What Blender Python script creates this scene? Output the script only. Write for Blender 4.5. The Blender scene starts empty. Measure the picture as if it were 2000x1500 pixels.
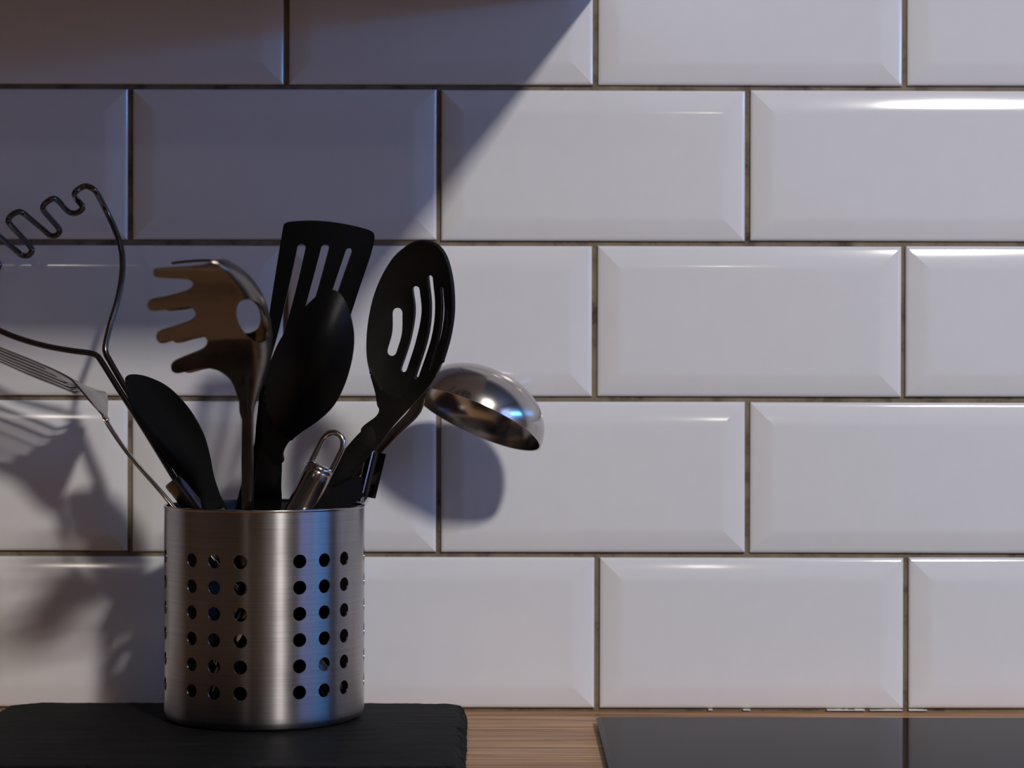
import bpy, bmesh, math, random
from mathutils import Vector, Matrix
from mathutils.geometry import delaunay_2d_cdt

random.seed(7)
C = bpy.context.scene.collection
SC = bpy.context.scene

# ------------------------------------------------------------------ camera
# wall face is the plane y = 0, the worktop is z = 0, metres; camera looks along +y
FPX, DW, CZ, ROLL = 4074.0, 1.367, 0.2148, math.radians(0.12)
cam = bpy.data.cameras.new('camera')
cam.sensor_width = 36.0
cam.lens = FPX / 2000.0 * 36.0
cam.dof.use_dof = True
cam.dof.focus_distance = DW - 0.115
cam.dof.aperture_fstop = 8.0
camo = bpy.data.objects.new('camera', cam)
cr, sr = math.cos(ROLL), math.sin(ROLL)
camo.matrix_world = Matrix(((cr, -sr, 0, 0), (0, 0, -1, -DW), (sr, cr, 0, CZ), (0, 0, 0, 1)))
C.objects.link(camo)
SC.camera = camo

# ------------------------------------------------------------------ world, exposure
SC.view_settings.view_transform = 'Standard'
SC.view_settings.look = 'None'
SC.view_settings.exposure = 0.0
SC.view_settings.gamma = 1.0
SC.view_settings.use_curve_mapping = False
w = bpy.data.worlds.new('world')
SC.world = w
w.use_nodes = True
w.node_tree.nodes['Background'].inputs[0].default_value = (0.25, 0.4, 0.8, 1)
w.node_tree.nodes['Background'].inputs[1].default_value = 0.3

# lamp and window light (parented to their fittings further down)
def area(name, loc, direction, sx, sy, power, col):
    l = bpy.data.lights.new(name, 'AREA')
    l.shape = 'RECTANGLE'; l.size = sx; l.size_y = sy
    l.energy = power; l.color = col
    o = bpy.data.objects.new(name, l)
    o.location = loc
    o.rotation_euler = Vector(direction).to_track_quat('-Z', 'Y').to_euler()
    C.objects.link(o)
    return o
LAMP = (0.82, -2.12, 1.50)
L_key = area('ceiling_light', LAMP, (0, 0, -1), 0.15, 0.28, 66, (1.0, 0.94, 0.875))
L_win1 = area('window_light', (2.185, -0.80, 0.75), (-1, 0, 0), 1.0, 0.12, 9.5, (0.08, 0.38, 1.0))
L_win2 = area('window_light', (2.185, -1.85, 0.75), (-1, 0, 0), 1.0, 0.90, 7.0, (0.34, 0.45, 1.0))

# ------------------------------------------------------------------ helpers
def at(px, py, d):
    """point seen at that place of the picture, d metres in front of the wall"""
    u = (px - 1000.0) / FPX; v = (750.0 - py) / FPX
    k = DW - d
    return Vector(((u * cr - v * sr) * k, -d, CZ + (u * sr + v * cr) * k))

def tag(o, label=None, cat=None, group=None, kind=None):
    if label: o['label'] = label
    if cat: o['category'] = cat
    if group: o['group'] = group
    if kind: o['kind'] = kind
    return o

def empty(name, loc, label, cat):
    o = bpy.data.objects.new(name, None)
    o.empty_display_size = 0.02
    o.location = loc
    C.objects.link(o)
    return tag(o, label, cat)

def link(name, me, mat, parent=None):
    o = bpy.data.objects.new(name, me)
    if mat: me.materials.append(mat)
    C.objects.link(o)
    if parent is not None:
        o.parent = parent
        loc = Vector((0, 0, 0)); p = parent
        while p is not None:
            loc += p.location; p = p.parent
        me.transform(Matrix.Translation(-loc))
    return o

def mesh(name, verts, faces, mat, parent=None, smooth=False, sharp=None):
    me = bpy.data.meshes.new(name)
    me.from_pydata([tuple(v) for v in verts], [], faces)
    me.update()
    bm = bmesh.new(); bm.from_mesh(me)
    bmesh.ops.recalc_face_normals(bm, faces=bm.faces)
    bm.to_mesh(me); bm.free()
    if smooth:
        for p in me.polygons: p.use_smooth = True
        if sharp: me.set_sharp_from_angle(angle=math.radians(sharp))
    return link(name, me, mat, parent)

def box(name, lo, hi, mat, parent=None, bevel=0.0):
    bm = bmesh.new()
    bmesh.ops.create_cube(bm, size=1)
    for v in bm.verts:
        v.co = Vector([(lo[i] + hi[i]) / 2 + v.co[i] * (hi[i] - lo[i]) for i in range(3)])
    if bevel:
        bmesh.ops.bevel(bm, geom=bm.edges[:], offset=bevel, segments=2, affect='EDGES', profile=0.6)
    me = bpy.data.meshes.new(name); bm.to_mesh(me); bm.free()
    return link(name, me, mat, parent)

def catmull(pts, n=8, closed=False):
    """smooth curve through points of any dimension (tuples)"""
    out = []; N = len(pts)
    P = [tuple(p) for p in pts]
    rng = range(N) if closed else range(N - 1)
    for i in rng:
        if closed: p0, p1, p2, p3 = P[i - 1], P[i], P[(i + 1) % N], P[(i + 2) % N]
        else:
            p1, p2 = P[i], P[i + 1]
            p0 = P[i - 1] if i > 0 else tuple(2 * a - b for a, b in zip(p1, p2))
            p3 = P[i + 2] if i + 2 < N else tuple(2 * b - a for a, b in zip(p1, p2))
        for k in range(n):
            t = k / n
            out.append(tuple(0.5 * (2 * b + (c - a) * t + (2 * a - 5 * b + 4 * c - e) * t * t + (3 * b - a - 3 * c + e) * t ** 3)
                             for a, b, c, e in zip(p0, p1, p2, p3)))
    if not closed: out.append(P[-1])
    return out

def resample(poly, step, closed=True):
    pts = [Vector(p) for p in poly]
    if closed: pts.append(pts[0])
    L = [0.0]
    for a, b in zip(pts, pts[1:]): L.append(L[-1] + (b - a).length)
    n = max(6, int(L[-1] / step)); out = []; j = 0
    for k in range(n if closed else n + 1):
        s = L[-1] * k / n
        while j < len(L) - 2 and L[j + 1] < s: j += 1
        t = (s - L[j]) / max(1e-12, L[j + 1] - L[j])
        out.append(pts[j].lerp(pts[j + 1], t))
    return out

def inside(p, poly):
    x, y = p; r = False; n = len(poly)
    for i in range(n):
        x1, y1 = poly[i][0], poly[i][1]; x2, y2 = poly[i - 1][0], poly[i - 1][1]
        if (y1 > y) != (y2 > y) and x < (x2 - x1) * (y - y1) / (y2 - y1) + x1: r = not r
    return r

def capsule(path, w, n=8):
    """closed outline of a rounded slot of width w (number or list) along a path"""
    P = [Vector(p) for p in catmull(path, n)]
    W = w if isinstance(w, (list, tuple)) else [w, w]
    L, R = [], []; m = len(P)
    for i, p in enumerate(P):
        t = (P[min(i + 1, m - 1)] - P[max(i - 1, 0)]).normalized()
        nn = Vector((-t.y, t.x)); k = i / (m - 1) * (len(W) - 1); a = min(int(k), len(W) - 2)
        h = (W[a] + (W[a + 1] - W[a]) * (k - a)) / 2
        L.append(p + nn * h); R.append(p - nn * h)
    def capend(c, frm, to):
        a = frm - c; out = []
        for k in range(1, 6):
            th = -math.pi * k / 6
            out.append(c + Vector((a.x * math.cos(th) - a.y * math.sin(th), a.x * math.sin(th) + a.y * math.cos(th))))
        return out
    return L + capend(P[-1], L[-1], R[-1]) + R[::-1] + capend(P[0], R[0], L[0])

def sheet(name, outline, holes, fmap, th, mat, parent, step, bstep=None, mat2=None, flip=False):
    """a bent sheet of real thickness: 2D outline with holes carried into space by fmap(s, t)"""
    bstep = bstep or step * 0.5
    loops = [resample([Vector((p[0], p[1])) for p in outline], bstep)]
    loops += [resample([Vector((p[0], p[1])) for p in h], bstep * 0.7) for h in holes]
    pts, edges = [], []
    for lp in loops:
        b = len(pts); n = len(lp)
        pts += lp
        edges += [(b + i, b + (i + 1) % n) for i in range(n)]
    bnd = pts[:]
    x0 = min(p.x for p in loops[0]); x1 = max(p.x for p in loops[0])
    y0 = min(p.y for p in loops[0]); y1 = max(p.y for p in loops[0])
    # coarse hash so that no inner point lies right on an outline
    cell = {}
    for p in bnd: cell.setdefault((int(p.x // step), int(p.y // step)), []).append(p)
    j = 0; y = y0 + step * 0.5
    while y < y1:
        x = x0 + step * (0.5 if j % 2 else 0.0)
        while x < x1:
            cx, cy = int(x // step), int(y // step)
            if not any((q.x - x) ** 2 + (q.y - y) ** 2 < (0.45 * step) ** 2
                       for a in (-1, 0, 1) for b in (-1, 0, 1) for q in cell.get((cx + a, cy + b), ())):
                if inside((x, y), loops[0]) and not any(inside((x, y), h) for h in loops[1:]):
                    pts.append(Vector((x, y)))
            x += step
        y += step * 0.87; j += 1
    vo, eo, fo, ov, oe, of = delaunay_2d_cdt(pts, edges, [], 1, 1e-9)
    e = step * 0.02
    mid, nor = [], []
    for p in vo:
        a = fmap(p.x + e, p.y) - fmap(p.x - e, p.y); b = fmap(p.x, p.y + e) - fmap(p.x, p.y - e)
        n = a.cross(b)
        if n.length < 1e-14: n = Vector((0, -1, 0))
        n.normalize()
        if flip: n = -n
        mid.append(fmap(p.x, p.y)); nor.append(n)
    N = len(vo); V, F, NR = [], [], []
    thf = th if callable(th) else (lambda x, y: th)
    for m, n, p in zip(mid, nor, vo): V.append(m + n * thf(p.x, p.y) / 2); NR.append(n)
    for m, n, p in zip(mid, nor, vo): V.append(m - n * thf(p.x, p.y) / 2); NR.append(-n)
    tri = []
    hb = [(min(q.x for q in h), max(q.x for q in h), min(q.y for q in h), max(q.y for q in h), h) for h in loops[1:]]
    def near_holes(g): return [h[4] for h in hb if h[0] <= g.x <= h[1] and h[2] <= g.y <= h[3]]
    for f in fo:
        a, b, c = f[:3]
        g = (vo[a] + vo[b] + vo[c]) / 3
        if not inside(g, loops[0]) or any(inside(g, h) for h in near_holes(g)): continue
        fn = (mid[b] - mid[a]).cross(mid[c] - mid[a])
        if fn.length < 1e-16: continue
        if fn.dot(nor[a]) < 0: a, c = c, a
        tri.append((a, b, c))
    cnt = {}
    for a, b, c in tri:
        F.append((a, b, c)); F.append((c + N, b + N, a + N))
        for q in ((a, b), (b, c), (c, a)): cnt[q] = 1
    rim = {}; walls = []
    for (a, b) in cnt:
        if (b, a) not in cnt:
            for q in (a, b):
                if q not in rim:
                    rim[q] = len(V); V.append(V[q]); V.append(V[q + N]); NR += [Vector(), Vector()]
            ia, ib = rim[a], rim[b]
            F.append((ib, ia, ia + 1, ib + 1))
            fn = (V[ia] - V[ib]).cross(V[ia + 1] - V[ib])
            for q in (ia, ia + 1, ib, ib + 1): NR[q] = NR[q] + fn
    me = bpy.data.meshes.new(name)
    me.from_pydata([tuple(v) for v in V], [], F)
    for p in me.polygons: p.use_smooth = True
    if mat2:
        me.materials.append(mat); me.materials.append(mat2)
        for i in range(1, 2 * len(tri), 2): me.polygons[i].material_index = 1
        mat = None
    me.update()
    me.normals_split_custom_set_from_vertices([tuple(n.normalized() if n.length > 0 else Vector((0, 0, 1))) for n in NR])
    return link(name, me, mat, parent)

def sweep(name, path, mat, parent, hint=(0, -1, 0), n=14, sub=6, power=2.0, round_ends=True, smooth=True):
    """path: (Vector, half width, half thickness); thickness runs along the hint direction"""
    P = catmull([(p[0].x, p[0].y, p[0].z, p[1], p[2]) for p in path], sub) if sub > 1 else [(p[0].x, p[0].y, p[0].z, p[1], p[2]) for p in path]
    pts = [(Vector(q[:3]), q[3], q[4]) for q in P]
    if round_ends:
        def cap(i0, i1):
            p, a, b = pts[i0]; t = (p - pts[i1][0]).normalized(); r = min(a, b)
            return [(p + t * r * math.sin(k), max(a - r * (1 - math.cos(k)), a * 0.02), max(b - r * (1 - math.cos(k)), b * 0.02)) for k in (0.5, 0.95, 1.3, 1.55)]
        pts = cap(0, 1)[::-1] + pts + cap(-1, -2)
    V, F = [], []; m = len(pts); up = Vector(hint)
    for i, (p, a, b) in enumerate(pts):
        t = (pts[min(i + 1, m - 1)][0] - pts[max(i - 1, 0)][0]).normalized()
        u = up - t * up.dot(t)
        if u.length < 1e-6: u = t.orthogonal()
        u.normalize(); s = t.cross(u)
        up = u if hint == 'rmf' else Vector(hint)
        for k in range(n):
            th = 2 * math.pi * k / n; c_, s_ = math.cos(th), math.sin(th)
            V.append(p + s * a * math.copysign(abs(c_) ** (2 / power), c_) + u * b * math.copysign(abs(s_) ** (2 / power), s_))
    for i in range(m - 1):
        for k in range(n):
            F.append((i * n + k, i * n + (k + 1) % n, (i + 1) * n + (k + 1) % n, (i + 1) * n + k))
    F.append(tuple(range(n))); F.append(tuple(range((m - 1) * n, m * n)))
    return mesh(name, V, F, mat, parent, smooth=smooth, sharp=50)

def tube(name, pts, r, mat, parent, n=12):
    """round wire with a twist-free frame"""
    P = [Vector(p) for p in pts]; m = len(P)
    R = r if isinstance(r, (list, tuple)) else [r] * m
    t0 = (P[1] - P[0]).normalized(); u = t0.orthogonal().normalized(); V, F = [], []
    for i, p in enumerate(P):
        t = (P[min(i + 1, m - 1)] - P[max(i - 1, 0)]).normalized()
        u = (u - t * u.dot(t)).normalized(); s = t.cross(u)
        for k in range(n):
            th = 2 * math.pi * k / n
            V.append(p + (u * math.cos(th) + s * math.sin(th)) * R[i])
    for i in range(m - 1):
        for k in range(n):
            F.append((i * n + k, i * n + (k + 1) % n, (i + 1) * n + (k + 1) % n, (i + 1) * n + k))
    F.append(tuple(range(n))); F.append(tuple(range((m - 1) * n, m * n)))
    return mesh(name, V, F, mat, parent, smooth=True, sharp=50)

def lathe(name, prof, origin, axis, mat, parent, n=32, sharp=40, closed=False):
    """prof: (radius, height) along axis"""
    a = Vector(axis).normalized(); u = a.orthogonal().normalized(); v = a.cross(u)
    V, F = [], []
    for r, h in prof:
        for k in range(n):
            th = 2 * math.pi * k / n
            V.append(Vector(origin) + a * h + (u * math.cos(th) + v * math.sin(th)) * r)
    m = len(prof)
    for i in range(m if closed else m - 1):
        j = (i + 1) % m
        for k in range(n):
            F.append((i * n + k, i * n + (k + 1) % n, j * n + (k + 1) % n, j * n + k))
    if not closed:
        F.append(tuple(range(n))); F.append(tuple(range((m - 1) * n, m * n)))
    return mesh(name, V, F, mat, parent, smooth=True, sharp=sharp)

def lerp_table(tab, x):
    if x <= tab[0][0]: return tab[0][1]
    for (a, va), (b, vb) in zip(tab, tab[1:]):
        if x <= b:
            t = (x - a) / (b - a); return va + (vb - va) * t
    return tab[-1][1]

# ------------------------------------------------------------------ materials
def material(name, col, rough=0.5, metal=0.0, **kw):
    m = bpy.data.materials.new(name); m.use_nodes = True
    b = m.node_tree.nodes['Principled BSDF']
    b.inputs['Base Color'].default_value = (*col, 1)
    b.inputs['Roughness'].default_value = rough
    b.inputs['Metallic'].default_value = metal
    for k, v in kw.items(): b.inputs[k.replace('_', ' ')].default_value = v
    return m, m.node_tree.nodes, m.node_tree.links, b

def noise(N, L, scale, detail=3, vec=None, rough=0.5, stretch=None):
    t = N.new('ShaderNodeTexNoise'); t.inputs['Scale'].default_value = scale
    t.inputs['Detail'].default_value = detail; t.inputs['Roughness'].default_value = rough
    tc = N.new('ShaderNodeTexCoord'); src = tc.outputs['Object']
    if stretch:
        mp = N.new('ShaderNodeMapping'); mp.inputs['Scale'].default_value = stretch
        L.new(src, mp.inputs['Vector']); src = mp.outputs['Vector']
    L.new(src, t.inputs['Vector'])
    return t

def ramp(N, L, src, stops):
    r = N.new('ShaderNodeValToRGB'); e = r.color_ramp.elements
    while len(e) < len(stops): e.new(0.5)
    for x, (p, c) in zip(e, stops):
        x.position = p; x.color = (*c, 1) if len(c) == 3 else c
    L.new(src, r.inputs['Fac']); return r

def bump(N, L, b, src, strength, dist):
    k = N.new('ShaderNodeBump'); k.inputs['Strength'].default_value = strength
    k.inputs['Distance'].default_value = dist
    L.new(src, k.inputs['Height']); L.new(k.outputs['Normal'], b.inputs['Normal']); return k

# glazed tile
M_tile, N, L, b = material('white_glaze', (0.80, 0.80, 0.82), 0.09)
b.inputs['IOR'].default_value = 1.52
t = noise(N, L, 22, 1); bump(N, L, b, t.outputs['Fac'], 0.25, 0.0006)
t2 = noise(N, L, 60, 4)
r = ramp(N, L, t2.outputs['Fac'], [(0.0, (0.78, 0.78, 0.80)), (1.0, (0.82, 0.82, 0.84))]); L.new(r.outputs['Color'], b.inputs['Base Color'])
# grout
M_grout, N, L, b = material('brown_grout', (0.2, 0.16, 0.11), 0.9)
t = noise(N, L, 55, 6, rough=0.65)
r = ramp(N, L, t.outputs['Fac'], [(0.30, (0.055, 0.036, 0.022)), (0.48, (0.20, 0.155, 0.105)), (0.75, (0.27, 0.22, 0.15))])
L.new(r.outputs['Color'], b.inputs['Base Color'])
t2 = noise(N, L, 900, 2); bump(N, L, b, t2.outputs['Fac'], 0.5, 0.0005)
# oak laminate
M_oak, N, L, b = material('oak_laminate', (0.3, 0.18, 0.1), 0.45)
t = noise(N, L, 1.0, 6, rough=0.65, stretch=(7, 190, 190))
r = ramp(N, L, t.outputs['Fac'], [(0.34, (0.17, 0.082, 0.036)), (0.5, (0.48, 0.265, 0.13)), (0.64, (0.66, 0.40, 0.21))])
t3 = noise(N, L, 1.0, 3, stretch=(2.5, 26, 26))
mx = N.new('ShaderNodeMix'); mx.data_type = 'RGBA'; mx.blend_type = 'MULTIPLY'; mx.inputs[0].default_value = 0.55; b.inputs['Specular IOR Level'].default_value = 0.2
r3 = ramp(N, L, t3.outputs['Fac'], [(0.3, (0.62, 0.58, 0.55)), (0.7, (1, 1, 1))])
L.new(r.outputs['Color'], mx.inputs[6]); L.new(r3.outputs['Color'], mx.inputs[7]); L.new(mx.outputs[2], b.inputs['Base Color'])
bump(N, L, b, t.outputs['Fac'], 0.15, 0.0004)
# slate
M_slate, N, L, b = material('black_slate', (0.018, 0.018, 0.02), 0.65, Specular_IOR_Level=0.08)
t = noise(N, L, 60, 6, rough=0.65, stretch=(0.35, 1.6, 2))
r = ramp(N, L, t.outputs['Fac'], [(0.25, (0.004, 0.0037, 0.004)), (0.6, (0.009, 0.0087, 0.0092)), (0.85, (0.026, 0.025, 0.0265))])
L.new(r.outputs['Color'], b.inputs['Base Color'])
bump(N, L, b, t.outputs['Fac'], 0.5, 0.0015)
# hob glass
M_hob, N, L, b = material('black_hob_glass', (0.01, 0.01, 0.012), 0.06)
b.inputs['IOR'].default_value = 1.075; b.inputs['Base Color'].default_value = (0.014, 0.010, 0.013, 1)
M_hobtrim, N, L, b = material('hob_bevel', (0.05, 0.05, 0.055), 0.25)
# steels
def steel(name, col, rough, streak=None):
    m, N, L, b = material(name, col, rough, 1.0)
    t = noise(N, L, 35, 4)
    r = ramp(N, L, t.outputs['Fac'], [(0.3, (rough * 0.75,) * 3), (0.7, (rough * 1.25,) * 3)])
    L.new(r.outputs['Color'], b.inputs['Roughness'])
    return m
M_steel = steel('polished_steel', (0.52, 0.49, 0.465), 0.18)
M_satin = steel('satin_steel', (0.36, 0.335, 0.32), 0.20)
M_wire = steel('dark_chrome_wire', (0.13, 0.125, 0.13), 0.18)
M_brack = steel('dark_chrome', (0.16, 0.155, 0.155), 0.12)
M_inside = steel('shade_tinted_inner_steel', (0.10, 0.095, 0.095), 0.42)  # holder's inner faces: shade behind the holes painted in as a darker steel
M_serv = steel('stainless_server_steel', (0.18, 0.158, 0.140), 0.34)
M_brush, N, L, b = material('brushed_steel', (0.50, 0.475, 0.47), 0.27, 1.0)
b.inputs['Anisotropic'].default_value = 0.92
b.inputs['Anisotropic Rotation'].default_value = 0.25
tg = N.new('ShaderNodeTangent'); tg.direction_type = 'RADIAL'; tg.axis = 'Z'
L.new(tg.outputs['Tangent'], b.inputs['Tangent'])
t = noise(N, L, 1.0, 4, rough=0.6, stretch=(14, 14, 1300))
r = ramp(N, L, t.outputs['Fac'], [(0.3, (0.29, 0.28, 0.29)), (0.7, (0.36, 0.35, 0.365))]); L.new(r.outputs['Color'], b.inputs['Base Color'])
t2 = noise(N, L, 45, 3)
r = ramp(N, L, t2.outputs['Fac'], [(0.3, (0.285,) * 3), (0.75, (0.335,) * 3)]); L.new(r.outputs['Color'], b.inputs['Roughness'])
# nylon
M_nylon, N, L, b = material('black_nylon', (0.0032, 0.0032, 0.0036), 0.42, Specular_IOR_Level=0.11)
t = noise(N, L, 500, 3); bump(N, L, b, t.outputs['Fac'], 0.06, 0.0004)
M_nylon2, N, L, b = material('worn_black_nylon', (0.016, 0.016, 0.017), 0.5, Specular_IOR_Level=0.2)
t = noise(N, L, 30, 4)
r = ramp(N, L, t.outputs['Fac'], [(0.35, (0.0045, 0.0045, 0.0045)), (0.75, (0.016, 0.0152, 0.0145))]); L.new(r.outputs['Color'], b.inputs['Base Color'])
t = noise(N, L, 500, 3); bump(N, L, b, t.outputs['Fac'], 0.06, 0.0004)
M_matt, *_ = material('matt_black_plastic', (0.005, 0.005, 0.0055), 0.75, Specular_IOR_Level=0.06)
# room
M_paint, *_ = material('grey_paint', (0.22, 0.20, 0.21), 0.8)
M_dark, *_ = material('dark_oak_cupboard', (0.075, 0.060, 0.055), 0.6)
M_ceil, *_ = material('white_ceiling_paint', (0.30, 0.29, 0.29), 0.9)
M_floor, N, L, b = material('brown_floor', (0.12, 0.065, 0.04), 0.4)
t = noise(N, L, 1.0, 5, stretch=(3, 40, 3))
r = ramp(N, L, t.outputs['Fac'], [(0.3, (0.06, 0.035, 0.022)), (0.7, (0.12, 0.07, 0.045))]); L.new(r.outputs['Color'], b.inputs['Base Color'])
M_white, *_ = material('white_lacquer', (0.62, 0.61, 0.60), 0.4)
M_glow, N, L, b = material('lamp_diffuser', (0.9, 0.88, 0.85), 0.5)
b.inputs['Emission Color'].default_value = (1, 0.9, 0.8, 1); b.inputs['Emission Strength'].default_value = 1.0

# ------------------------------------------------------------------ room
RX, RY, RZ0, RZ1 = 2.2, -4.6, -0.9, 1.55
def struct(name, lo, hi, mat, label):
    return tag(box(name, lo, hi, mat), label, kind='structure')
wall = struct('wall_back', (-RX, 0.011, RZ0), (RX, 0.12, RZ1), M_paint, 'back wall of the kitchen carrying the white tiles')
struct('floor', (-RX - .1, RY - .1, RZ0 - .1), (RX + .1, 0.12, RZ0), M_floor, 'brown wooden floor of the kitchen')
struct('ceiling', (-RX - .1, RY - .1, RZ1), (RX + .1, 0.12, RZ1 + .1), M_ceil, 'pale ceiling of the kitchen')
struct('wall_left', (-RX - .1, RY, RZ0), (-RX, 0.12, RZ1), M_dark, 'left wall of the kitchen')
struct('wall_front', (-RX, RY - .1, RZ0), (RX, RY, RZ1), M_dark, 'dark wood clad wall behind the camera')
# right wall round a window opening
wy0, wy1, wz0, wz1 = -2.35, -0.65, 0.2, 1.3
def wall_ring(name, x0, x1, mat):
    V, F = [], []
    ys = (RY, wy0, wy1, 0.12); zs = (RZ0, wz0, wz1, RZ1)
    for x in (x0, x1):
        for z in zs:
            for y in ys: V.append((x, y, z))
    for i in range(3):
        for j in range(3):
            if i == 1 and j == 1: continue
            a = j * 4 + i; F.append((a, a + 1, a + 5, a + 4)); F.append((a + 16, a + 20, a + 21, a + 17))
    def q(a, b): F.append((a, b, b + 16, a + 16))
    for a, b in ((0, 1), (1, 2), (2, 3), (3, 7), (7, 11), (11, 15), (15, 14), (14, 13), (13, 12), (12, 8), (8, 4), (4, 0)): q(a, b)
    for a, b in ((5, 9), (9, 10), (10, 6), (6, 5)): q(a, b)
    return tag(mesh(name, V, F, mat), 'right wall of the kitchen with the window opening', kind='structure')
wall_ring('wall_right', RX, RX + 0.1, M_paint)
win = bpy.data.objects.new('window_1', None); win.location = (RX + 0.05, -1.5, 0.75); C.objects.link(win)
tag(win, 'window in the right wall with blue daylight', kind='structure')
for lo, hi in (((wy0, wz0), (wy1, wz0 + .05)), ((wy0, wz1 - .05), (wy1, wz1)), ((wy0, wz0 + .05), (wy0 + .05, wz1 - .05)),
               ((wy1 - .05, wz0 + .05), (wy1, wz1 - .05)), ((-1.30, wz0 + .05), (-1.0, wz1 - .05))):
    box('window_frame', (RX + .02, lo[0], lo[1]), (RX + .08, hi[0], hi[1]), M_white, win, 0.004)
for o in (L_win1, L_win2):
    o.parent = win; o.location = o.location - win.location

# ------------------------------------------------------------------ wall tiles
PX, PZ, JT = 0.2029, 0.10227, 0.0035
TW, TH = PX - JT, PZ - JT
def tile_mesh():
    prof = [(0.0, -0.0062), (0.0, -0.0003), (0.0002, 0.00018), (0.0008, 0.00056), (0.0016, 0.00090), (0.0026, 0.00116),
            (0.0120, 0.00258), (0.0132, 0.00274), (0.0146, 0.00285), (0.0162, 0.00290), (0.030, 0.00298)]
    V, F = [], []
    for ins, h in prof:
        a, c = TW / 2 - ins, TH / 2 - ins
        for sx, sz in ((-1, -1), (1, -1), (1, 1), (-1, 1)):
            V.append((sx * a, 0.0029 - h, sz * c))
    n = len(prof)
    for i in range(n - 1):
        for k in range(4):
            F.append((i * 4 + k, i * 4 + (k + 1) % 4, (i + 1) * 4 + (k + 1) % 4, (i + 1) * 4 + k))
    F.append(tuple(range((n - 1) * 4, n * 4)))
    me = bpy.data.meshes.new('tile'); me.from_pydata(V, [], F); me.update()
    bm = bmesh.new(); bm.from_mesh(me)
    bm.verts.ensure_lookup_table()
    for f in bm.faces: f.smooth = True
    for e in bm.edges:
        a, c = e.verts[0].index, e.verts[1].index
        if abs(a - c) == 4 and max(a, c) < 40: e.smooth = False
    bm.to_mesh(me); bm.free()
    me.materials.append(M_tile)
    return me
TM = tile_mesh()
gp = box('grout', (-1.6, 0.0050, 0.0), (1.6, 0.0112, 0.62), M_grout, wall)
row_z = [0.0006 + i * PZ for i in range(6)]
off = [(1167 - 1000) / 2980, (857 - 1000) / 2980, (1161 - 1000) / 2980, (856.5 - 1000) / 2980, (1162 - 1000) / 2980, (857 - 1000) / 2980]
for i in range(6):
    for k in range(-7, 7):
        o = bpy.data.objects.new('tile', TM); C.objects.link(o); o.parent = wall
        o.location = (off[i] + (k + 0.5) * PX + random.uniform(-.0003, .0003), 0.0002 + random.uniform(-.0004, .0004),
                      row_z[i] + PZ / 2 + random.uniform(-.0003, .0003))
        o.rotation_euler = (random.uniform(-.004, .004), random.uniform(-.0012, .0012), random.uniform(-.004, .004))

# remains of pale sealant in the joint at the foot of the tiles
def sealant():
    rnd = random.Random(11); V, F = [], []
    for a, b_ in ((1384, 1392), (1452, 1466), (1616, 1690), (1700, 1764), (1776, 1812)):
        x = a
        while x < b_:
            n = x + rnd.uniform(5, 16); x0, x1 = at(x, 1388, 0).x, at(min(n, b_), 1388, 0).x; x = n
            h = rnd.uniform(.0003, .0008); b = len(V)
            for xx in (x0, x1):
                V.extend([(xx, .0012, .0010), (xx, .0040, .0010), (xx, .0040, .0011 + h), (xx, .0018, .0010 + h)])
            F.extend([(b, b + 1, b + 5, b + 4), (b + 1, b + 2, b + 6, b + 5), (b + 2, b + 3, b + 7, b + 6), (b + 3, b, b + 4, b + 7), (b, b + 1, b + 2, b + 3), (b + 4, b + 5, b + 6, b + 7)])
    M_seal, *_ = material('pale_sealant', (0.72, 0.66, 0.60), 0.4)
    tag(mesh('trim_1', V, F, M_seal), 'broken line of pale sealant at the foot of the tiles', kind='structure')
sealant()

# ------------------------------------------------------------------ worktop, cabinet, lamp (the last two above the frame)
wt = empty('worktop', (0, -0.3, -0.038), 'oak laminate worktop running along the foot of the tiled wall', 'worktop')
box('top_panel', (-RX + .01, -0.62, -0.038), (RX - .01, 0.0045, 0.0), M_oak, wt)
box('support_panel', (-RX + .01, -0.56, RZ0), (RX - .01, -0.54, -0.038), M_white, wt)
cabx = at(1166, -14, 0).x
wc = empty('wall_cabinet', (-0.6, -0.18, 0.4715), 'white wall cabinet over the utensils casting the slanted shadow on the tiles', 'cabinet')
box('body', (-1.5, -0.375, 0.4715), (cabx, -0.0006, 1.25), M_white, wc)
for k in range(3):
    x1 = cabx - k * 0.5
    dr = box('door', (x1 - 0.497, -0.395, 0.4715), (x1, -0.376, 1.25), M_white, wc, 0.001)
    box('handle', (x1 - 0.47, -0.402, 0.55), (x1 - 0.46, -0.392, 0.70), M_satin, dr, 0.001)
for sx, lab in ((-1.25, 'small round ceiling spotlight behind the camera on the left'), (0.56, 'small round ceiling spotlight behind the camera on the right')):
    so = empty('ceiling_spotlight', (sx, -4.3, RZ1), lab, 'spotlight')
    lathe('housing', [(.012, 0), (.05, 0), (.05, -.008), (.042, -.012), (.042, -.02), (.012, -.02)], (sx, -4.3, RZ1), (0, 0, 1), M_white, so, 32)
    pl = bpy.data.lights.new('spot_bulb', 'POINT'); pl.energy = 4.0; pl.shadow_soft_size = 0.04; pl.color = (1, .88, .76)
    po = bpy.data.objects.new('spot_bulb', pl); C.objects.link(po); po.parent = so; po.location = (0, 0, -.07)
cl = empty('ceiling_lamp', (LAMP[0], LAMP[1], RZ1), 'rectangular ceiling lamp lighting the tiled wall from behind the camera', 'lamp')
box('housing', (LAMP[0] - .15, LAMP[1] - .40, LAMP[2] + .004), (LAMP[0] + .15, LAMP[1] + .40, RZ1), M_white, cl, 0.003)
L_key.parent = cl; L_key.location = L_key.location - cl.location

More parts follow.
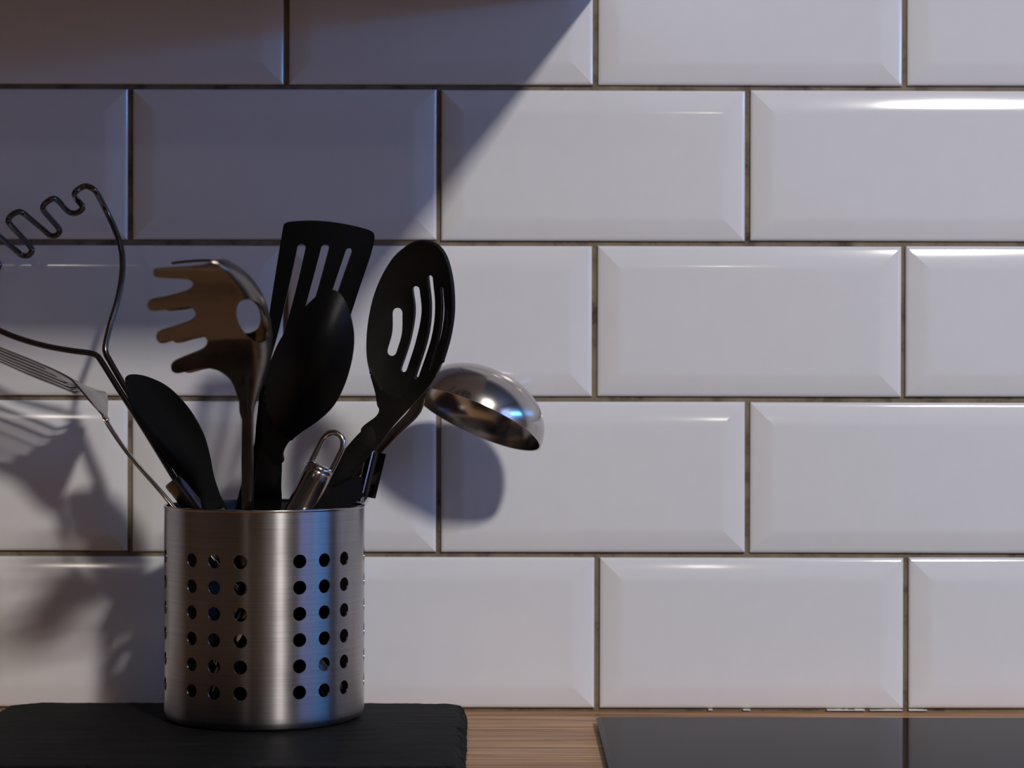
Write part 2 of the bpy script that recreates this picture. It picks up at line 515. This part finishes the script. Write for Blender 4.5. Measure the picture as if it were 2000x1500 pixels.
# ------------------------------------------------------------------ slate board
def slate():
    zt, zb = 0.0136, 0.0002
    tl, tr = at(12, 1374, .053), at(914, 1376, .053)
    x0, x1 = tl.x, tr.x
    yb, yf = -0.046, -0.2785
    rnd = random.Random(3)
    corner = 0.006
    base = []
    def edge(a, b_, n):
        for k in range(n): base.append(Vector(a).lerp(Vector(b_), k / n))
    P = [(x0 + .014, yb), (x1 - corner, yb), (x1 + .001, yb - corner), (x1 + .0045, yf + .004), (x1 - .002, yf), (x0 + .004, yf), (x0 - .001, yf + .004), (x0 - .001, yb - .012)]
    cnt = [90, 3, 70, 3, 90, 3, 70, 7]
    for i in range(8): edge(P[i], P[(i + 1) % 8], cnt[i])
    n = len(base); V, F = [], []
    cen = sum(base, Vector((0, 0))) / n
    def ring(z, ins, j, jz):
        for k, p in enumerate(base):
            t = (base[(k + 1) % n] - base[k - 1]).normalized(); nn = Vector((t.y, -t.x))
            if nn.dot(p - cen) < 0: nn = -nn
            w = 0.5 * math.sin(k * 0.23 + z * 900) + 0.5 * math.sin(k * 0.71 + 2 + z * 500)
            I = ins + j * (0.5 * rnd.random() + 0.35 * w + .3); hx_, hy_ = (x1 - x0) / 2, (yb - yf) / 2
            q = Vector((cen.x + (p.x - cen.x) * (1 - I / hx_), cen.y + (p.y - cen.y) * (1 - I / hy_)))
            V.append((q.x, q.y, z + jz * (rnd.random() - .6 + .3 * w)))
    ring(zb, .0022, .0008, 0); ring(zb + .002, .0006, .0012, .0005); ring(zb + .0065, .0008, .0022, .0012)
    ring(zt - .003, .0022, .0030, .0012); ring(zt - .0006, .0042, .0030, .0006); ring(zt, .0062, .0032, 0.0)
    for i in range(5):
        for k in range(n): F.append((i * n + k, i * n + (k + 1) % n, (i + 1) * n + (k + 1) % n, (i + 1) * n + k))
    V.append((cen.x, cen.y, zb)); V.append((cen.x, cen.y, zt))
    for k in range(n):
        F.append((k, (k + 1) % n, 6 * n)); F.append((5 * n + k, 5 * n + (k + 1) % n, 6 * n + 1))
    o = mesh('slate_board', V, F, M_slate)
    return tag(o, 'black slate board with chipped edges under the steel utensil holder', 'board')
slate()
ST = 0.0143

# ------------------------------------------------------------------ hob
hx0 = 0.0535; hb = 0.052; hz = 0.0055
hob = empty('induction_hob', (0.34, -0.31, 0.0), 'black glass hob set on the worktop at the lower right', 'hob')
box('frame', (hx0 + .004, -0.55, 0.0002), (hx0 + .576, -hb - .004, 0.0030), M_hobtrim, hob)
def hobglass():
    V, F = [], []
    for ins, z in ((0.0015, .0030), (0.0, .0036), (0.0, .0042), (0.0030, hz), (0.0045, hz)):
        for x, y in ((hx0 + ins, -.555 + ins), (hx0 + .58 - ins, -.555 + ins), (hx0 + .58 - ins, -hb - ins), (hx0 + ins, -hb - ins)):
            V.append((x, y, z))
    for i in range(4):
        for k in range(4): F.append((i * 4 + k, i * 4 + (k + 1) % 4, (i + 1) * 4 + (k + 1) % 4, (i + 1) * 4 + k))
    F.append((0, 1, 2, 3)); F.append((16, 17, 18, 19))
    return mesh('glass_top', V, F, M_hob, hob)
hobglass()

# ------------------------------------------------------------------ utensil holder
HX, HD, HR = (518 - 1000) / 3233.0, 0.107, 0.0600
HZ0, HZ1 = ST + .0002, 0.1414
hc = Vector((HX, -HD, 0))
holder = empty('utensil_holder', (HX, -HD, HZ0), 'round brushed steel utensil holder with rows of punched holes on the slate', 'utensil holder')
view0 = math.atan2(-HX, DW - HD)
HTH = 0.0009
def hmap(s, t):
    """s: arc length from the side facing the camera, t: height"""
    r = HR - HTH / 2
    if t < HZ0 + .005:
        k = (HZ0 + .005 - t) / .005; r -= .005 * (1 - math.sqrt(max(0.0, 1 - min(k, .98) ** 2)))
    a = s / HR + view0
    return Vector((HX + r * math.sin(a), -HD - r * math.cos(a), t))
cols = []
for g in (-93.3, -29.1, 35.2, 99.6, 183.0):
    for k in (-1, 0, 1): cols.append(math.radians(g + 15.6 * k))
hz_rows = [0.1119 - i * 0.01516 for i in range(6)]
def holder_body():
    circ = 2 * math.pi * HR
    s0 = -math.radians(138) * HR
    holes = []
    for c_ in cols:
        s = c_ * HR
        for z in hz_rows:
            holes.append([Vector((s + .0041 * math.cos(2 * math.pi * k / 28), z + .0041 * math.sin(2 * math.pi * k / 28))) for k in range(28)])
    outl = [(s0, HZ0 + .0001), (s0 + circ, HZ0 + .0001), (s0 + circ, HZ1 - .0008), (s0, HZ1 - .0008)]
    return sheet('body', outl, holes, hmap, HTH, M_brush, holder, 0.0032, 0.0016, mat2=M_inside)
holder_body()
lathe('rim', [(HR - .0011, -.0014), (HR - .0001, -.0014), (HR + .00035, -.0006), (HR + .0003, .0002), (HR - .0004, .0006), (HR - .0011, .0002)],
      (HX, -HD, HZ1), (0, 0, 1), M_satin, holder, 96, 60, closed=True)
lathe('base', [(HR - .0075, 0.0001), (HR - .0070, .0012), (HR - .0060, .0012), (HR - .0060, .0020), (0.001, .0020), (0.001, .0001)],
      (HX, -HD, HZ0), (0, 0, 1), M_satin, holder, 64, 40, closed=True)

FL = HZ0 + 0.0035       # floor inside the holder
def inh(xo, e, z): return Vector((HX + xo, -HD - e, z))      # inside the holder: off its axis, towards the camera, height

# ------------------------------------------------------------------ potato masher
masher = empty('potato_masher', at(640, 1390, .130), 'steel potato masher with zigzag wire head leaning far left', 'masher')
h0, h1 = inh(.043, -.018, .0215), at(341, 936, .0915)
ax = (h1 - h0).normalized()
lathe('handle', [(.0045, 0), (.0066, .002), (.0072, .006), (.0070, (h1 - h0).length - .006), (.0073, (h1 - h0).length - .004), (.0073, (h1 - h0).length - .0008), (.0066, (h1 - h0).length)],
      h0, ax, M_serv, masher, 28)
hp = [(930, 165, .0), (845, 119, 0), (780, 140, 0), (728, 188, 0), (745, 240, 1), (798, 305, 1), (800, 345, 1), (745, 380, 1), (685, 375, 1), (640, 340, .8),
      (570, 262, .2), (522, 240, 0), (455, 275, 0), (420, 325, 0), (445, 380, .25), (555, 505, .9), (582, 560, 1), (540, 602, 1), (480, 592, 1), (420, 540, .85),
      (245, 395, .1), (180, 370, 0), (110, 405, 0), (82, 455, 0), (112, 505, .15), (285, 695, .9), (310, 755, 1), (268, 797, 1), (205, 788, 1), (150, 740, .85),
      (-70, 560, .1), (-140, 530, 0), (-210, 560, 0), (-240, 610, 0), (-200, 670, .2), (-40, 840, .9), (-10, 900, 1), (-60, 950, 1), (-120, 930, 1), (-200, 860, .8),
      (-330, 740, .1), (-400, 720, 0), (-450, 770, 0), (-440, 830, .3), (-330, 960, .9), (-310, 1010, 1), (-350, 1050, 1), (-400, 1080, 1)]
wpath = [(354, 932, .0895), (300, 842, .0795), (245, 757, .069), (214, 704, .063), (207, 690, .0615), (206, 674, .060), (215, 635, .0545), (231, 580, .047), (239, 530, .041), (237, 487, .038), (224, 447, .038), (204, 405, .041)]
pts = [at(*p) for p in wpath]
pts += [at(x / 5, 340 + y / 5, .056 - .036 * k * min(1, .45 + i / 40)) for i, (x, y, k) in enumerate(hp)]
pts += [at(*p) for p in ((-70, 590, .030), (-40, 625, .040), (0, 646, .046), (40, 662, .050), (90, 676, .054), (140, 685, .057), (172, 689, .059), (188, 694, .060), (198, 706, .062), (232, 760, .068), (288, 848, .0795), (343, 938, .0900))]
wp = [Vector(p) for p in catmull([tuple(p) for p in pts], 5)]
tube('wire_head', wp, .0019, M_wire, masher, 12)

# ------------------------------------------------------------------ metal turner, seen almost along its blade
turner = empty('slotted_turner', at(662, 1395, .11), 'slotted steel turner with thin blade seen edge-on at the left edge', 'turner')
tprof = [(-330, 560), (-200, 600), (-80, 645), (0, 680), (70, 708), (130, 735), (150, 752), (180, 788), (207, 822)]
tcurve = [Vector(p) for p in resample(catmull(tprof, 10), 2.0, closed=False)]
tlen = [0.0]
for a_, b_ in zip(tcurve, tcurve[1:]): tlen.append(tlen[-1] + (b_ - a_).length)
TL = tlen[-1]
def tmap(s, t):
    """s: pixels along the blade from its neck, t: metres across, from the near edge towards the wall"""
    q = max(0.0, min(TL - 1e-3, TL - s)); i = min(int(q / TL * (len(tcurve) - 1)), len(tcurve) - 2)
    f = (q - tlen[i]) / (tlen[i + 1] - tlen[i]); p = tcurve[i].lerp(tcurve[i + 1], f)
    base = at(p.x, p.y, .106)                        # the near edge follows the seen line
    tw = lerp_table([(0, 0.0), (70, 0.0), (150, .22), (400, .22)], s)
    return Vector((base.x, -.106 + t, base.z - tw * t))
outl = catmull([(-4, .006), (10, .0045), (30, .001), (60, -.001), (130, -.002), (260, -.002), (420, .000), (540, .004), (555, .02), (557, .036), (555, .052), (540, .068), (420, .069), (260, .069), (150, .069), (100, .069), (90, .069), (72, .067), (57, .060), (45, .049), (25, .029), (10, .0135), (-6, .0105)], 8, closed=True)
# scale: s in px ~ /3150 m ; use metres for both axes
SCL = 1 / 3150.0
outl = [(p[0] * SCL, p[1]) for p in outl]
slots = [capsule([((175 - 13 * k) * SCL, .006 + k * .0138), (480 * SCL, .006 + k * .0138)], .0066, 6) for k in range(5)]
sheet('blade', outl, slots, lambda s, t: tmap(s / SCL, t), .0011, M_satin, turner, .0045, .0022)
sweep('handle', [(at(203, 811, .0965), .0034, .0005), (at(213, 832, .0985), .0024, .0012), (at(255, 892, .1065), .0022, .0012), (at(335, 985, .1112), .0024, .0012), (inh(-.018, .0065, .095), .0028, .0014), (inh(.022, .0068, .045), .0030, .0020), (inh(.040, .0068, .0225), .0030, .0020)], M_steel, turner, hint=(.78, -.2, .6))

# ------------------------------------------------------------------ small black spoon
def bowl_d(cx, cy, axx, axy, half_w, half_l, d0, turn, lean, dip):
    """depth of a dished bowl: turn/lean tilt it, dip > 0 sinks its middle towards the wall"""
    l = math.hypot(axx, axy); ax_, ay_ = axx / l, axy / l
    def f(px, py):
        u = (px - cx) * (-ay_) + (py - cy) * ax_      # across, + to the right when the axis points up
        v = (px - cx) * ax_ + (py - cy) * ay_
        k = max(0.0, 1 - (u / half_w) ** 2 * .92 - (v / half_l) ** 2 * .92)
        return d0 + turn * u / 3250 + lean * v / 3250 - dip * math.sqrt(k + 1e-4) * (k + .35)
    return f
sp_c = empty('black_spoon', at(640, 1392, .142), 'small black nylon spoon leaning left against the masher wires', 'spoon')
dC = bowl_d(335, 850, -95, -130, 68, 150, .1246, -.75, .0, .010)
outC = catmull([(246, 748), (249, 735), (262, 731), (292, 737), (330, 757), (368, 797), (396, 845), (410, 890), (419, 935), (432, 975), (444, 1004), (404, 1008), (391, 974), (357, 934), (313, 884), (276, 830), (254, 785)], 8, closed=True)
rimC = [Vector(p) for p in catmull([(246, 735), (252, 760), (270, 797), (300, 836), (332, 872), (365, 912), (392, 952), (408, 1010)], 6)]
def dC2(x, y):
    P_ = Vector((x, y)); best = None
    for a, b_ in zip(rimC, rimC[1:]):
        q = max(0.0, min(1.0, (P_ - a).dot(b_ - a) / (b_ - a).length_squared)); e = (P_ - a.lerp(b_, q)).length
        if best is None or e < best[0]: best = (e, a, b_)
    a, b_ = best[1], best[2]
    t = (b_ - a).normalized(); sd = t.x * (y - a.y) - t.y * (x - a.x)   # + on the left of the rim
    k = max(0.0, min(1.0, sd / 24)); k2 = max(0.0, 1 - abs(sd) / 7)
    return dC(x, y) - .008 * k * k * (3 - 2 * k)
sheet('bowl', outC, [], lambda x, y: at(x, y, dC2(x, y)), .0026, M_matt, sp_c, 4, 3)
sweep('handle', [(at(424, 1000, dC(424, 1000)), .0062, .0022), (inh(-.010, .0215, .110), .0065, .0027), (inh(.016, .0215, .060), .0075, .0028), (inh(.036, .0215, .0225), .0070, .0028)], M_nylon, sp_c)

# ------------------------------------------------------------------ spaghetti server
server = empty('spaghetti_server', at(512, 1400, .062), 'stainless steel spaghetti server with prongs pointing left', 'server')
xr_t = catmull([(500, 418), (506, 428), (513, 442), (525, 462), (545, 485), (580, 509), (620, 521), (660, 526), (700, 524), (740, 513), (775, 501), (800, 494), (850, 493), (1010, 494)], 6)
dc_t = catmull([(480, .302), (540, .285), (600, .267), (700, .246), (800, .221), (900, .193), (960, .1705), (1004, .1600), (1100, .16)], 6)
rb_t = [(500, .017), (512, .0205), (525, .0225), (545, .0235), (600, .0253), (660, .0253), (720, .019), (770, .010), (810, .0025), (1010, .0022)]
ra_t = [(500, 14), (540, 40), (600, 52), (680, 52), (740, 40), (800, 12), (1010, 10)]
def smap(q, y):
    xr, dc, rb, ra = lerp_table(xr_t, y), lerp_table(dc_t, y), lerp_table(rb_t, y), lerp_table(ra_t, y)
    aq = abs(q); sg = 1 if q >= 0 else -1
    q0 = ra * math.pi / 2
    if aq < q0: a = aq / ra; g, h = ra * (1 - math.cos(a)), rb * math.sin(a)
    else: g, h = ra + (aq - q0), rb
    tilt = lerp_table([(530, 0.0), (800, .12)], y) * min(1.0, max(0.0, (aq - q0) / 60))
    dc += .010 * max(0.0, g - ra) / 180
    # the far side is scaled about the lens so that it keeps the same real size
    p = at(xr - g, y + tilt * (aq - q0) * .9, dc + h if sg > 0 else dc + h)
    if sg < 0:
        p = Vector((p.x, -(dc - h), CZ + (p.z - CZ) * (1 + 2 * h / (DW - dc))))
    return p
def qn(px, y):
    """sheet coordinate of a point of the near side seen at px, y"""
    xr, ra = lerp_table(xr_t, y), lerp_table(ra_t, y); g = xr - px
    return ra * math.acos(min(1, max(-1, 1 - g / ra))) if g < ra else ra * math.pi / 2 + g - ra
def prong_side():
    e = [(432, 507), (415, 511), (395, 517), (350, 521), (310, 524), (301, 528), (299, 533), (303, 539), (315, 541), (355, 543), (372, 546), (377, 555), (371, 564), (355, 570), (325, 577), (298, 581), (290, 587), (288, 593), (294, 600),
         (310, 601), (350, 597), (368, 596), (379, 602), (382, 613), (373, 622), (350, 630), (318, 638), (308, 643), (305, 650), (309, 658), (320, 661), (350, 655), (388, 650), (401, 655), (405, 665), (398, 676), (380, 683), (347, 694), (336, 701), (334, 708), (338, 715), (350, 718),
         (380, 713), (408, 713), (430, 722), (450, 740), (461, 765), (467, 790), (469, 820)]
    return e
side = [(qn(x, min(y, 800)) if y <= 800 else 27, y) for x, y in prong_side()]
side = [(q, y) for q, y in side]
near = catmull(side, 5)
outl = [(q, y) for q, y in near] + [(28, 900), (27, 1004)] + [(-27, 1004), (-28, 900)] + [(-q, y) for q, y in reversed(near)]
def oval(cq, cy, hw, hh): return [Vector((cq + hw * math.cos(2 * math.pi * k / 36), cy + hh * math.sin(2 * math.pi * k / 36) - .15 * hh * math.cos(2 * math.pi * k / 36))) for k in range(36)]
holes = [oval(51, 626, 37, 42), oval(-92, 615, 32, 36)]
sheet('head', outl, holes, smap, .0012, M_serv, server, 7, 3)
pr = catmull([(428, 511, 0), (400, 509, 0), (365, 511, 0), (338, 514, 0)], 5)
sweep('end_prong', [(at(x, y, .262), .0055 - .0028 * i / len(pr), .0008) for i, (x, y, _) in enumerate(pr)], M_serv, server, hint=(0, 0, 1), sub=1)
sweep('handle', [(at(483, 1001, .1602), .0034, .0012), (inh(-.0058, .0535, .124), .0036, .0012), (inh(.003, .0542, .075), .0042, .0012), (inh(.0095, .0540, .0215), .0042, .0012)], M_serv, server)

# ------------------------------------------------------------------ slotted spatula
spat = empty('slotted_spatula', at(425, 1395, .085), 'black nylon spatula with long straight slots standing tallest in the holder', 'spatula')
dE_t = [(430, .143), (620, .133), (760, .127), (820, .120), (1000, .101)]
def eM(x, y): return at(x, y, lerp_table(dE_t, y) + .004 * math.cos((x - 620) / 60.0) - .15 * (x - (640 - .24 * (y - 450))) / 3250)
outE = catmull([(553, 446), (556, 437), (568, 433), (610, 431), (650, 434), (690, 441), (720, 449), (729, 456), (730, 468), (722, 500), (700, 565), (672, 650), (645, 720), (610, 775), (572, 812), (556, 840), (548, 880), (502, 880), (500, 840), (504, 800), (508, 760), (515, 705), (522, 650), (530, 590), (541, 520)], 8, closed=True)
slE = [capsule([(589, 483), (572, 560), (552, 640), (533, 705)], [16, 15, 12, 10], 6), capsule([(635, 484), (616, 555), (594, 630), (570, 705)], [16, 15, 13, 12], 6), capsule([(681, 491), (664, 540), (640, 610), (612, 680)], [14, 13, 12, 12], 6)]
sheet('blade', outE, slE, eM, .0026, M_nylon, spat, 8, 4)
sweep('handle', [(eM(524, 862), .0075, .0022), (at(505, 940, .1075), .0095, .0034), (inh(-.010, -.004, .128), .0105, .0036), (inh(-.020, -.004, .07), .0105, .0036), (inh(-.028, -.004, .0225), .009, .0034)], M_nylon, spat)

# ------------------------------------------------------------------ plain black spoon
sp_f = empty('black_spoon', at(470, 1400, .094), 'large plain black nylon spoon with its domed back in front of the spatula', 'spoon')
def dF0(x, y): return lerp_table([(560, .196), (700, .180), (850, .160), (1010, .1375)], y)
bF = bowl_d(612, 705, 45, -150, 82, 150, 0, .25, 0, -.017)
def dF(x, y): return dF0(x, y) + bF(x, y)
outF = catmull([(632, 571), (648, 567), (663, 574), (677, 598), (687, 635), (689, 670), (683, 710), (670, 752), (650, 790), (622, 818), (590, 841), (564, 864), (553, 885), (550, 905), (501, 905), (507, 885), (513, 855), (514, 820), (514, 790), (520, 745), (532, 705), (550, 665), (578, 625), (606, 593)], 8, closed=True)
sheet('bowl', outF, [], lambda x, y: at(x, y, dF(x, y)), .0026, M_nylon, sp_f, 7, 4)
sweep('handle', [(at(526, 886, dF(526, 886)), .0062, .0011), (at(526, 905, dF(526, 905)), .0074, .0018), (at(523, 945, .1465), .0080, .0032), (at(519, 1000, .1370), .0088, .0038), (inh(-.005, .0295, .08), .0090, .0038), (inh(-.012, .0295, .0225), .0085, .0035)], M_nylon, sp_f)

# ------------------------------------------------------------------ slotted spoon
sp_g = empty('slotted_spoon', at(352, 1385, .075), 'black nylon slotted spoon with curved slots in front of the ladle', 'spoon')
def dG0(x, y): return lerp_table([(460, .168), (760, .142), (1000, .1195)], y)
bG = bowl_d(802, 620, 30, -150, 84, 152, 0, .42, 0, .009)
def dG(x, y): return dG0(x, y) + bG(x, y)
outG = catmull([(795, 480), (815, 471), (836, 471), (856, 480), (872, 503), (882, 540), (886, 580), (885, 620), (877, 665), (862, 712), (846, 744), (822, 774), (800, 797), (768, 832), (738, 868), (706, 840), (736, 812), (742, 799), (738, 790), (734, 765), (724, 730), (717, 700), (716, 665), (720, 625), (730, 580), (746, 540), (768, 504)], 8, closed=True)
slG = [capsule([(777, 610), (776, 650), (766, 686)], [20, 20, 19], 6), capsule([(814, 565), (818, 610), (808, 665), (790, 721)], [15, 15, 13, 13], 6),
       capsule([(842, 542), (847, 600), (840, 660), (815, 738)], [11, 11, 10, 8], 6), capsule([(865, 562), (867, 610), (860, 660), (842, 722)], [6, 7, 6, 4], 6), capsule([(876, 606), (876, 632), (871, 660)], [4, 4, 3], 6)]
sheet('bowl', outG, slG, lambda x, y: at(x, y, dG(x, y)), .0024, M_nylon2, sp_g, 6, 3.5)
sweep('handle', [(at(733, 842, dG(733, 842)), .0055, .0012), (at(716, 862, dG(722, 854)), .0066, .0020), (at(690, 893, .1225), .0070, .0034), (at(640, 957, .1182), .0075, .0036), (inh(.022, .0146, .128), .0085, .0034), (inh(-.014, .0146, .070), .0090, .0034), (inh(-.043, .0146, .0245), .0075, .0032)], M_nylon2, sp_g)

# ------------------------------------------------------------------ ladle
ladle = empty('soup_ladle', at(360, 1340, .065), 'polished steel ladle turned bowl-up and hanging out to the right', 'ladle')
lc = at(932, 820, .070)
lm = Vector((1, .30, -.53)).normalized()
ln = Vector((-.46, -.27, -.88)); ln = (ln - lm * ln.dot(lm)).normalized()
lq = ln.cross(lm).normalized()
LR, LH = .0430, .0318
def ladle_bowl():
    V, F = [], []; n = 64; m = 22; th = .0009
    def shell(R, H, off):
        b = len(V)
        for i in range(m):
            a = math.pi / 2 * i / (m - 1)
            r = R * math.cos(a) ** 0.85 if i else R; h = H * math.sin(a)
            r = max(r, .0006)
            for k in range(n):
                t = 2 * math.pi * k / n
                V.append(lc + lm * (r * math.cos(t)) + lq * (r * math.sin(t)) - ln * h)
        for i in range(m - 1):
            for k in range(n): F.append((b + i * n + k, b + i * n + (k + 1) % n, b + (i + 1) * n + (k + 1) % n, b + (i + 1) * n + k))
        F.append(tuple(range(b + (m - 1) * n, b + m * n)))
        return b
    a, b = shell(LR, LH, 0), shell(LR - th, LH - th, 0)
    for k in range(n): F.append((a + k, a + (k + 1) % n, b + (k + 1) % n, b + k))
    return mesh('bowl', V, F, M_steel, ladle, smooth=True, sharp=50)
ladle_bowl()
lend = lc - lm * (LR - .0006)
sweep('handle', [(lend - ln * .006 + lm * .001, .0085, .0006), (lend + ln * .001 - lm * .0005, .0070, .0007), (at(812, 800, .0855), .0046, .0009), (at(770, 845, .0835), .0036, .0011), (at(715, 905, .080), .0034, .0012), (at(640, 985, .0755), .0034, .0014), (inh(.004, -.034, .098), .006, .0015), (inh(-.038, -.036, .045), .0075, .0015)], M_serv, ladle, hint=(-.35, -.55, .2))

# ------------------------------------------------------------------ steel handle with hanging loop
peel = empty('peeler', at(405, 1395, .140), 'tool held by a round steel handle with a wire hanging loop at front', 'peeler')
p1, p0 = at(627, 912, .1490), inh(-.019, .0425, .050)
pa = (p1 - p0).normalized(); PL = (p1 - p0).length
lathe('handle', [(.006, -.001), (.0078, .004), (.0083, .02), (.0084, PL - .008), (.0084, PL - .0035), (.0080, PL - .0026), (.0084, PL - .0018), (.0080, PL), (.0066, PL + .0012), (.002, PL + .0014)], p0, pa, M_satin, peel, 36)
sw = Vector((.88, -.1, .42)); sw = (sw - pa * sw.dot(pa)).normalized()
lw, lh = .0066, .0165
lp = []
for a_, b_ in ((-1, -.003), (-1, .004), (-1, .010), (-1, .0135), (-.94, .0165), (-.72, .0195), (-.38, .0213), (0, .0218), (.38, .0213), (.72, .0195), (.94, .0165), (1, .0135), (1, .010), (1, .004), (1, -.003)):
    lp.append(p1 + sw * (a_ * lw) + pa * b_)
tube('hanging_loop', [Vector(q) for q in catmull([tuple(v) for v in lp], 5)], .0017, M_steel, peel, 12)
tube('lower_shaft', [p0 + pa * .003, inh(-.026, .0415, .034), inh(-.031, .041, .0215)], .0035, M_satin, peel, 12)

# ------------------------------------------------------------------ dark gadget with folded steel bracket at the right of the rim
gad = empty('kitchen_tool', at(560, 1300, .10), 'dark rounded tool with a folded steel bracket rising at the right rim', 'utensil')
outJ = catmull([(612, 1004), (628, 975), (650, 952), (675, 938), (696, 931), (706, 940), (706, 962), (699, 973), (680, 986), (652, 1001), (632, 1036), (616, 1052), (607, 1030)], 8, closed=True)
def jM(x, y): return at(x, y, lerp_table([(580, .1385), (620, .1372), (655, .1350), (682, .1270), (706, .1195)], x) + .001 * math.sin((y - 930) / 40.0))
sheet('grip', outJ, [], jM, .0060, M_matt, gad, 8, 4)
sweep('shank', [(inh(.029, .0305, .124), .007, .0022), (inh(.029, .0305, .09), .006, .0018), (inh(.028, .0305, .05), .006, .0018), (inh(.028, .0305, .0185), .006, .0018)], M_nylon, gad)
# channel: U section along its length
c0, c1 = at(718, 971, .116), at(739, 884, .111)
ca = (c1 - c0).normalized(); cx_ = Vector((1, -.25, .12)); cx_ = (cx_ - ca * cx_.dot(ca)).normalized(); cy_ = ca.cross(cx_).normalized()
if cy_.y > 0: cy_ = -cy_
def channel():
    sec = [(-.0062, .0035), (-.0056, .0040), (-.0022, .0046), (-.0016, .0040), (-.0012, .0008), (.0, .0), (.0048, .0002), (.0054, .0008)]
    inn = [(x - (.0 if i < 2 else .0009), y - .0009) for i, (x, y) in enumerate(sec)]
    ring = sec + inn[::-1]; n = len(ring); V, F = [], []
    Lc = (c1 - c0).length
    for j, h in enumerate((0, .0015, Lc * .5, Lc - .001, Lc)):
        for x, y in ring:
            V.append(c0 + ca * (h - (0.004 * (x < -.001) * (j < 2))) + cx_ * x + cy_ * y)
    for j in range(4):
        for k in range(n): F.append((j * n + k, j * n + (k + 1) % n, (j + 1) * n + (k + 1) % n, (j + 1) * n + k))
    F.append(tuple(range(n))); F.append(tuple(range(4 * n, 5 * n)))
    return mesh('bracket', V, F, M_brack, gad)
br = channel()
